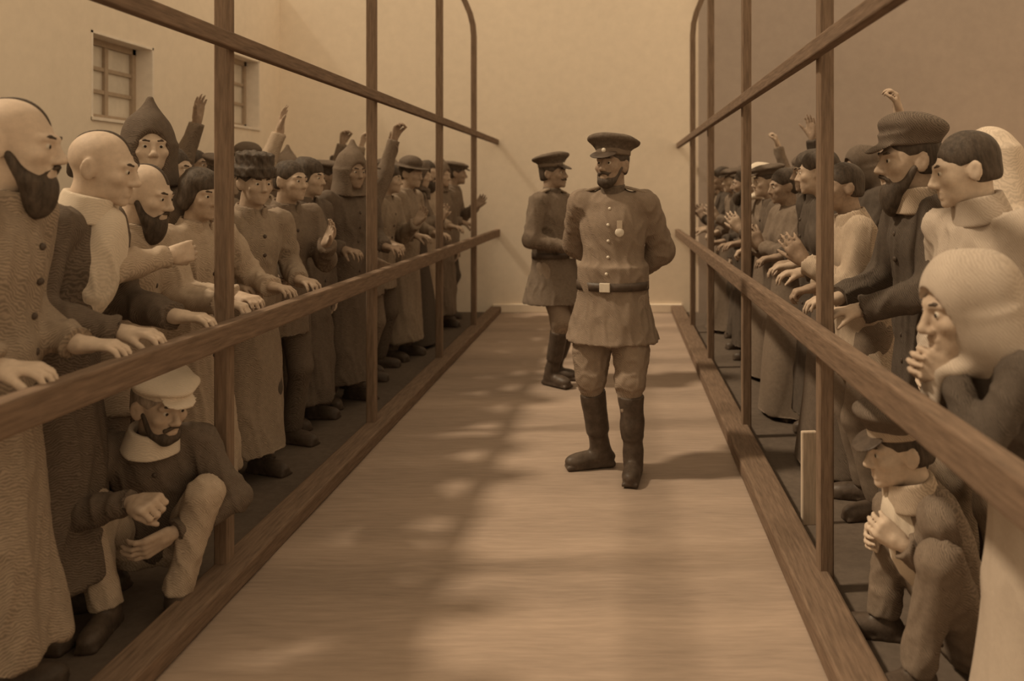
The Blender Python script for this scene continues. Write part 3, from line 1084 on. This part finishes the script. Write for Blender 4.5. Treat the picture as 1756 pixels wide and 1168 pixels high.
# ---- 2. a general dressed figure, used for everyone behind the fences
def figure(x, y, rz, p, label, coat=('long', 'brown'), low='dark', acc_=(), skin='skin', h=0.007, seed=1, sc=1.0, hand=1.05, eye=True, group=GV, extra=None):
    root = empty('person', (x, y, 0), rz, label, 'person', group, sc)
    link('body', body_solid(p, hand).mesh('body', h * 1.18), M[skin], root)
    kind, cm = coat
    bt = None
    S = Solid()
    hc = max(h * 1.9, 0.0105)
    if kind == 'long':                       # ankle-length prison coat
        torso(S, p, 0.036)
        sleeves(S, p, (0.078, 0.068, 0.056))
        skirt(S, p, 0.20, 0.250, 0.220)
        bt = link('coat', S.mesh('coat', hc, 1, make_folds(seed, 0.011, 8, 1.2, 2.2, 0.011)), M[cm], root)
    elif kind == 'jacket':
        torso(S, p, 0.034)
        sleeves(S, p, (0.076, 0.066, 0.054))
        skirt(S, p, p.P[2] - 0.24, 0.205, 0.175)
        bt = link('jacket', S.mesh('jacket', hc, 1, make_folds(seed, 0.008, 9, 2.5, 0, 0.010)), M[cm], root)
    elif kind == 'squat':                    # jacket of someone crouching
        torso(S, p, 0.034)
        sleeves(S, p, (0.076, 0.066, 0.054))
        bt = link('jacket', S.mesh('jacket', hc, 1, make_folds(seed, 0.008, 10, 3, 0, 0.010)), M[cm], root)
    elif kind == 'dress':
        torso(S, p, 0.028, 1)
        sleeves(S, p, (0.070, 0.060, 0.050))
        link('bodice', S.mesh('bodice', hc, 1, make_folds(seed, 0.005, 9, 3, 0, 0.008)), M[cm], root)
    if kind == 'dress':
        S = Solid()
        skirt(S, p, 0.03, 0.300, 0.280, 0.10, top=(0.168, 0.135))
        S.ell(p.P, (0.20, 0.165, 0.16), p.RT, 0.06)
        link('skirt', S.mesh('skirt', hc, 1, make_folds(seed + 5, 0.013, 6, 0.4, 1.4, 0.010)), M[low], root)
    else:
        link('trousers', trousers(p, (0.084, 0.060, 0.055) if kind == 'long' else (0.105, 0.075, 0.06)).mesh('trousers', hc * 1.2, 1, make_folds(seed + 7, 0.006, 10, 4, 0, 0.008)), M[low], root)
    for k in (1, -1):
        link('boot', boot(p, k, False).mesh('boot', 0.012), M['leather'], root)
    if bt is not None and extra is None and not any(q[0] == 'collar_white' for q in acc_):
        link('collar', collar_mesh(p, 0.009), M[cm], root)
    if bt is not None and extra is None:
        add_buttons(root, button_mats(p, bt.data, 6 if kind == 'long' else 4), 'leather')
    for kind_, m_ in acc_:
        wear(root, p, kind_, m_, NICE.get(kind_))
    if eye:
        eyes(root, p)
        brows(root, p)
    if extra:
        extra(root, p)
    return root

NICE = {'hair_short': 'hair', 'hair_half': 'hair', 'hair_bun': 'hair', 'hair_bushy': 'hair', 'beard_short': 'beard', 'collar_white': 'collar', 'soft_cap': 'cap', 'cap_crown': 'cap', 'cap_visor': 'visor', 'soft_hat': 'brimmed_hat', 'long_scarf': 'headscarf'}
FL, FR = R(90), R(-90)      # facing the walkway from the left / from the right


def FIG(x, y, rz, label, wl=None, wr=None, sc=1.0, coat=('long', 'brown'), low='dark', acc_=(), skin='skin', h=0.007, seed=1, hand=1.05, extra=None, **kw):
    if wl is not None:
        kw['wl'] = local(x, y, rz, wl, sc)
    if wr is not None:
        kw['wr'] = local(x, y, rz, wr, sc)
    return figure(x, y, rz, Pose(**kw), label, coat, low, acc_, skin, h, seed, sc, hand, True, GV, extra)

BUTTON = lathe_mesh('button', [(0.0001, 0.006), (0.009, 0.0045), (0.0115, 0.0), (0.0001, -0.002)], 10)

def collar_mesh(p, h):
    S = Solid()
    up = p.RT @ np.array([0, -0.008, 0.06])
    S.fru(p.N - up * 0.75, p.N + up * 0.85, (0.104, 0.106), (0.076, 0.080), p.RT[:, 0], 0.01)
    S.fru(p.N + up * 0.15, p.N + up * 1.2, (0.060, 0.062), (0.070, 0.073), p.RT[:, 0], 0.01, True)
    S.ell(p.N + p.RT @ np.array([0, -0.105, 0.02]), (0.022, 0.06, 0.08), p.RT, 0.01, True)
    return S.mesh('collar', h)

def button_mats(p, me, n=5, step=0.10, x=0.012):
    bvh = BVHTree.FromPolygons([v.co for v in me.vertices], [tuple(q.vertices) for q in me.polygons])
    out = []
    for i in range(n):
        c = p.P + p.RT @ np.array([x, 0, 0.40 - step * i])
        d = Vector(p.RT @ np.array([0, -1.0, 0]))
        hit = bvh.ray_cast(Vector(c) + d * 0.5, -d)
        if hit[0] is not None:
            out.append(Matrix.Translation(hit[0]) @ hit[1].to_track_quat('Z', 'Y').to_matrix().to_4x4())
    return out

def add_buttons(root, mats, m):
    for q in mats:
        o = link('button', BUTTON, M[m], root)
        o.matrix_local = q

def shirt_front(root, p):
    S = Solid()
    c = p.chest + p.RT @ np.array([0, -0.085, 0.02])
    S.ell(c, (0.10, 0.085, 0.21), p.RT, 0.02)
    link('shirt', S.mesh('shirt', 0.008, 1, make_folds(77, 0.004, 10, 2, 0, 0.007)), M['white'], root)

# left foreground, nearest first.  In profile to the camera, facing the walkway (+X)
FIG(-1.80, 2.30, FL + R(10), 'tall convict in drab coat with half-shaven pale head, beard added as face shadow, nearest at the left edge', wl=(-1.60, 2.42, 1.045), wr=(-1.60, 2.10, 1.045),
    coat=('long', 'mid'), acc_=(('hair_half', 'hair'), ('beard', 'hair')), skin='skin_pale', h=0.0055, seed=41, lean=7, head=(4, 6, 0), hs=1.07, sc=1.0,  # dark beard added in place of shadow on the lower face
    pelvis=(0, 0.02, 0.96), cl=0.5, cr=0.5, hl=(0.0, -1, -0.05), hr=(0, -1, -0.05), nl=(0, 0, -1), nr=(0, 0, -1), shrug=0.01)
FIG(-1.955, 2.78, FL + R(8), 'bald pale-headed convict in dark open coat with white collar, second from the left edge', wl=(-1.60, 2.95, 1.045), wr=(-1.60, 2.62, 1.045),
    coat=('long', 'dark'), low='mid', acc_=(('hair_half', 'hair'), ('collar_white', 'white')), skin='skin_pale', h=0.0055, seed=42, lean=14, head=(0, 12, 0), hs=1.05, sc=0.985,
    cl=0.5, cr=0.5, hl=(0, -1, -0.05), hr=(0, -1, -0.05), nl=(0, 0, -1), nr=(0, 0, -1),
    extra=lambda r, p: shirt_front(r, p))
FIG(-1.99, 3.20, FL + R(2), 'stooping balding man with dark beard and pale sleeve, beside the first left post', wl=(-1.60, 3.30, 1.045), wr=(-1.66, 3.02, 1.26),
    coat=('jacket', 'tan'), low='brown', acc_=(('hair_half', 'hair'), ('beard', 'hair')), skin='skin_pale', h=0.0055, seed=43, lean=10, head=(-6, 14, 0), hs=1.05, sc=0.92,
    cl=0.9, cr=0.7, hl=(0, -1, -0.2), nl=(0, 0, -1))
FIG(-2.14, 3.72, R(38), 'pale-faced convict in a dark pointed hood standing tall below the nearer window', coat=('long', 'brown'), acc_=(('hood', 'dark'),),
    skin='skin_pale', h=0.0065, seed=44, sc=1.04, head=(0, 2, 0))
FIG(-1.96, 3.72, R(68), 'bushy dark-haired young convict in tan coat just left of the first left post', wl=(-1.62, 3.82, 1.045), wr=(-1.62, 3.48, 1.045),
    coat=('long', 'tan'), acc_=(('hair_bushy', 'hair'),), skin='skin', h=0.0065, seed=45, sc=0.91, head=(-8, 6, 0), lean=6, cl=0.5, cr=0.5,
    hl=(0, -1, -0.05), hr=(0, -1, -0.05), nl=(0, 0, -1), nr=(0, 0, -1))


# sitting on the ground behind the left fence, below the waist rail, one fist on a raised knee
FIG(-1.72, 3.04, R(24), 'crouching convict in pale flat cap with a clenched fist, below the left waist rail', sc=0.85,
    wl=(-1.56, 2.86, 0.30), wr=(-1.60, 2.70, 0.47), coat=('squat', 'dark'), low='tan',
    acc_=(('flat_cap', 'white'), ('hair_short', 'hair_grey'), ('collar_white', 'white'), ('beard_short', 'hair')), skin='skin', h=0.005, seed=46, hand=1.25,
    pelvis=(0, 0.06, 0.24), lean=19, head=(38, 12, 0), hs=1.14, el=(1, 0.2, -0.3), er=(-1, 0.3, -0.4), al=(0.10, -0.24, 0.08), ar=(-0.15, -0.26, 0.08),
    kl=(0.3, -0.3, 1), kr=(-0.25, -0.3, 1), cl=0.5, cr=1.25, hr=(0.6, -0.75, 0.1), nr=(0.35, 0.3, -0.9), neck=0.02)

# right foreground, in profile facing the walkway (-X)
RAILH = dict(cl=0.5, cr=0.5, hl=(0, -1, -0.05), hr=(0, -1, -0.05), nl=(0, 0, -1), nr=(0, 0, -1))
FIG(1.27, 3.25, FR + R(4), 'bearded visitor in dark cap and dark coat, right of the first right post', wl=(0.92, 3.10, 1.045), wr=(0.92, 3.42, 1.045),
    coat=('long', 'black'), low='dark', acc_=(('hair_short', 'hair'), ('soft_cap', 'dark'), ('beard', 'hair'), ('collar_white', 'tan')), skin='skin', h=0.0055, seed=51,
    lean=8, head=(4, 4, 0), hs=1.14, sc=1.0, **RAILH)
FIG(1.27, 2.80, FR + R(22), 'dark-haired visitor in pale blouse behind the large-faced headscarf woman', wl=(1.12, 2.66, 0.90), wr=(1.12, 2.94, 0.90),
    coat=('jacket', 'grey_linen'), low='mid', acc_=(('hair_short', 'hair'), ('collar_white', 'grey_linen')), skin='skin_pale', h=0.006, seed=52, lean=5, head=(-30, 12, 0), hs=1.06, sc=0.97)
FIG(1.40, 3.08, R(-130), 'woman under a long white headscarf at the right edge of the crowd', coat=('dress', 'dark'), low='dark',
    acc_=(('long_scarf', 'pale'), ('hair_short', 'hair')), skin='skin', h=0.007, seed=53, sc=0.98, head=(0, 5, 0), hs=1.05)
FIG(1.105, 2.10, FR, 'stooping woman in pale headscarf clasping hands before her face, large above the right rail', sc=0.765,
    wl=(0.855, 2.068, 1.035), wr=(0.855, 2.132, 1.035), coat=('dress', 'black'), low='grey_linen', acc_=(('headscarf', 'grey_linen'),), skin='skin', h=0.005, seed=54, hand=1.2,
    lean=21, head=(6, 10, 0), hs=1.40, el=(1, 0.4, -0.8), er=(-1, 0.4, -0.8), hl=(-0.15, -1, 0.35), hr=(0.15, -1, 0.35), cl=0.75, cr=0.75, neck=0.02)
FIG(1.07, 2.58, FR + R(3), 'crouching visitor in dark cap and open coat, looking through below the right rail', sc=0.85,
    wl=(0.87, 2.50, 0.42), wr=(0.90, 2.76, 0.36), coat=('squat', 'brown'), low='brown', acc_=(('cap_crown', 'dark'), ('cap_visor', 'leather'), ('cap_band', 'tan'), ('hair_short', 'hair'), ('collar_white', 'tan')),
    skin='skin_pale', h=0.0055, seed=55, pelvis=(0, 0.02, 0.17), lean=19, head=(0, 8, 0), hs=1.12, al=(0.16, -0.22, 0.08), ar=(-0.20, -0.20, 0.08),
    kl=(0.3, -0.3, 1), kr=(-0.3, -0.3, 1), cl=0.7, cr=0.7, extra=lambda r, p: shirt_front(r, p))

# ---- 3. the crowd further along: dressed figures in seven poses, meshes shared, every person a thing of its own
PROTO = {}

def proto(name, kind, seed, **kw):
    p = Pose(**kw)
    h = 0.0095
    d = {'pose': p, 'kind': kind, 'body': body_solid(p, 1.12).mesh('body', h, 1)}
    S = Solid()
    torso(S, p, 0.034, 1 if kind == 'dress' else 0)
    sleeves(S, p, (0.077, 0.067, 0.055))
    if kind == 'long':
        skirt(S, p, 0.16, 0.225, 0.205)
    elif kind == 'jacket':
        skirt(S, p, 0.70, 0.205, 0.175)
    d['top'] = S.mesh('coat', 0.014, 1, make_folds(seed, 0.011, 8, 1.5, 1.6, 0.010))
    if kind == 'dress':
        S = Solid()
        skirt(S, p, 0.03, 0.285, 0.265, 0.10, top=(0.168, 0.135))
        d['low'] = S.mesh('skirt', 0.015, 1, make_folds(seed + 3, 0.012, 6, 0.4, 1.2))
    else:
        d['low'] = trousers(p, (0.084, 0.060, 0.055) if kind == 'long' else (0.105, 0.075, 0.06)).mesh('trousers', 0.014, 1, make_folds(seed + 4, 0.006, 10, 5))
    if kind != 'dress':
        d['collar'] = collar_mesh(p, 0.010)
        d['buttons'] = button_mats(p, d['top'], 6 if kind == 'long' else 4)
    d['boots'] = [boot(p, k, False).mesh('boot', 0.012) for k in (1, -1)]
    PROTO[name] = d

RL = dict(cl=0.5, cr=0.5, hl=(0, -1, -0.05), hr=(0, -1, -0.05), nl=(0, 0, -1), nr=(0, 0, -1))
proto('down', 'long', 61, head=(6, 4, 0))
proto('rail', 'long', 62, lean=6, head=(-6, 6, 0), wl=(0.17, -0.24, 1.09), wr=(-0.17, -0.24, 1.09), **RL)
proto('wave', 'jacket', 63, head=(-8, -8, 0), wr=(-0.22, -0.20, 1.93), er=(-1, -0.3, 0.2), hr=(0, -0.15, 1), nr=(0, -1, 0), cr=0.15, wl=(0.20, -0.23, 1.09), hl=(0, -1, -0.2), nl=(0, 0, -1), cl=0.9)
proto('plead', 'jacket', 64, lean=9, head=(10, 2, 0), wl=(0.10, -0.33, 1.25), wr=(-0.17, -0.23, 1.09), hl=(0, -0.6, 0.8), cl=0.3, hr=(0, -1, -0.2), nr=(0, 0, -1), cr=0.9)
proto('clasp', 'dress', 65, lean=4, head=(0, 8, 0), wl=(0.035, -0.27, 1.20), wr=(-0.035, -0.27, 1.20), el=(1, 0.4, -0.8), er=(-1, 0.4, -0.8), hl=(-0.1, -0.4, 0.9), hr=(0.1, -0.4, 0.9), cl=0.3, cr=0.3)
proto('lean', 'dress', 66, lean=10, head=(-14, 6, 0), wl=(0.18, -0.24, 1.09), wr=(-0.15, -0.24, 1.09), **RL)
proto('hatwave', 'jacket', 67, head=(6, -10, 0), wl=(0.26, -0.16, 1.95), el=(1, -0.3, 0.2), hl=(0, -0.2, 1), nl=(0, -1, 0), cl=0.8, wr=(-0.20, -0.20, 1.0))

def crowd_person(x, y, rz, sc, pname, tone, low, wears, skin, label, near=False):
    d = PROTO[pname]
    r = empty('person', (x, y, 0), rz, label, 'person', GV, sc)
    link('body', d['body'], M[skin], r)
    link('bodice' if d['kind'] == 'dress' else ('coat' if d['kind'] == 'long' else 'jacket'), d['top'], M[tone], r)
    link('skirt' if d['kind'] == 'dress' else 'trousers', d['low'], M[low], r)
    for b in d['boots']:
        link('boot', b, M['leather'], r)
    if 'collar' in d and not any(q[0] == 'hood' for q in wears):
        link('collar', d['collar'], M[tone], r)
    if near and 'buttons' in d:
        add_buttons(r, d['buttons'], 'leather')
    for kk, mm in wears:
        wear(r, d['pose'], kk, mm, NICE.get(kk))
    if near:
        eyes(r, d['pose'])
        brows(r, d['pose'])
    return r

TONE_WORD = {'black': 'black', 'dark': 'dark', 'brown': 'brown', 'mid': 'drab', 'tan': 'tan', 'pale': 'pale'}
MEN = [('bareheaded dark-haired man', (('hair_short', 'hair'),)), ('flat-capped man', (('flat_cap', 'dark'), ('hair_short', 'hair'))),
       ('fur-hatted man', (('fur_hat', 'hair'), ('hair_short', 'hair'))), ('bushy-haired man', (('hair_bushy', 'hair'),)),
       ('half-shaven convict', (('hair_half', 'hair'),)), ('dark-bearded man', (('hair_short', 'hair'), ('beard', 'hair'))),
       ('hooded man', (('hood', 'brown'),)), ('grey-bearded man', (('hair_short', 'hair_grey'), ('beard', 'hair_grey'))),
       ('brim-hatted man', (('soft_hat', 'dark'), ('hair_short', 'hair')))]
WOMEN = [('woman in white headscarf', (('headscarf', 'white'), )), ('woman in dark headscarf', (('headscarf', 'dark'),)),
         ('dark-haired woman', (('hair_bun', 'hair'),)), ('woman in tan headscarf', (('headscarf', 'tan'),))]
ROW = ('front row', 'second row', 'back row')
LP = [390, 640, 757, 815]
RP = [1415, 1280, 1222, 1195]
ORD = ('first', 'second', 'third', 'fourth')
USED = set()
LABELS = {}
rng = random.Random(7)

def place(side, row, x, y, pname, sc, force=None):
    px = VPX + x * F_PX / y
    posts = LP if side < 0 else RP
    n = sum(1 for q in posts if (px > q if side < 0 else px < q))
    sn = 'left' if side < 0 else 'right'
    bay = ('before the first %s post' % sn if n == 0 else 'beyond the fourth %s post' % sn if n == 4 else
           'between the %s and %s %s posts' % (ORD[n - 1], ORD[n], sn))
    woman = PROTO[pname]['kind'] == 'dress'
    pool = WOMEN if woman else (MEN if side < 0 else [m for m in MEN if 'convict' not in m[0] and 'hooded' not in m[0]])
    tones = ('dark', 'brown', 'mid', 'mid', 'brown', 'tan') if side < 0 else ('dark', 'brown', 'mid', 'black', 'dark', 'brown', 'black')
    for _ in range(400):
        who, wears = pool[rng.randrange(len(pool))]
        tone = tones[rng.randrange(len(tones))]
        if force:
            who, wears = [q for q in pool if q[0] == force[0]][0]
            tone = force[1]
        key = (side, n, row, who)
        if key not in USED:
            break
    USED.add(key)
    low = ('dark', 'brown', 'black')[rng.randrange(3)]
    act = {'wave': ' raising one hand', 'hatwave': ' raising an arm'}.get(pname, '')
    gar = 'bodice' if woman else ('coat' if PROTO[pname]['kind'] == 'long' else 'jacket')
    lab = ('%s, %s %s%s, %s %s' % (who, TONE_WORD[tone], gar, act, ROW[row], bay))
    assert lab not in LABELS, lab
    LABELS[lab] = 1
    base = FL if side < 0 else FR
    rz = base - side * 0 + R(rng.uniform(-22, 22)) - (R(14) if side < 0 else -R(14))
    crowd_person(x, y, rz, sc, pname, tone, low, wears, rng.choice(('skin', 'skin_weathered', 'skin_weathered', 'skin')), lab, y < 7.2)

SEQ = {-1: ['rail', 'plead', 'down', 'rail', 'hatwave', 'plead', 'rail', 'clasp', 'rail', 'down', 'plead'],
       1: ['plead', 'lean', 'rail', 'clasp', 'plead', 'lean', 'rail', 'down', 'plead', 'clasp', 'rail']}
SEQ2 = {-1: ['down', 'rail', 'wave', 'down', 'plead', 'hatwave', 'down', 'rail', 'wave'],
        1: ['down', 'hatwave', 'clasp', 'wave', 'down', 'rail', 'hatwave', 'clasp']}
for i in range(11):          # left front row
    place(-1, 0, -1.93 - 0.04 * (i % 3), 4.22 + 0.505 * i, SEQ[-1][i], 0.93 + 0.05 * rng.random() + 0.008 * i)
for i in range(9):           # left second row
    place(-1, 1, -2.44 - 0.05 * (i % 2), 4.42 + 0.56 * i, SEQ2[-1][i], 0.97 + 0.05 * rng.random())
for i, y in enumerate((5.1, 5.75, 6.5, 7.2, 7.9, 8.7)):
    place(-1, 2, -2.98, y, ('down', 'wave', 'down', 'rail', 'hatwave', 'down')[i], 1.0 + 0.05 * rng.random())
for i in range(11):          # right front row
    place(1, 0, 1.17 + 0.04 * (i % 3), 3.84 + 0.53 * i, SEQ[1][i], 0.93 + 0.06 * rng.random(), ('bareheaded dark-haired man', 'tan') if i == 0 else None)
for i in range(8):           # right second row
    place(1, 1, 1.68 + 0.05 * (i % 2), 4.15 + 0.62 * i, SEQ2[1][i], 0.97 + 0.05 * rng.random())
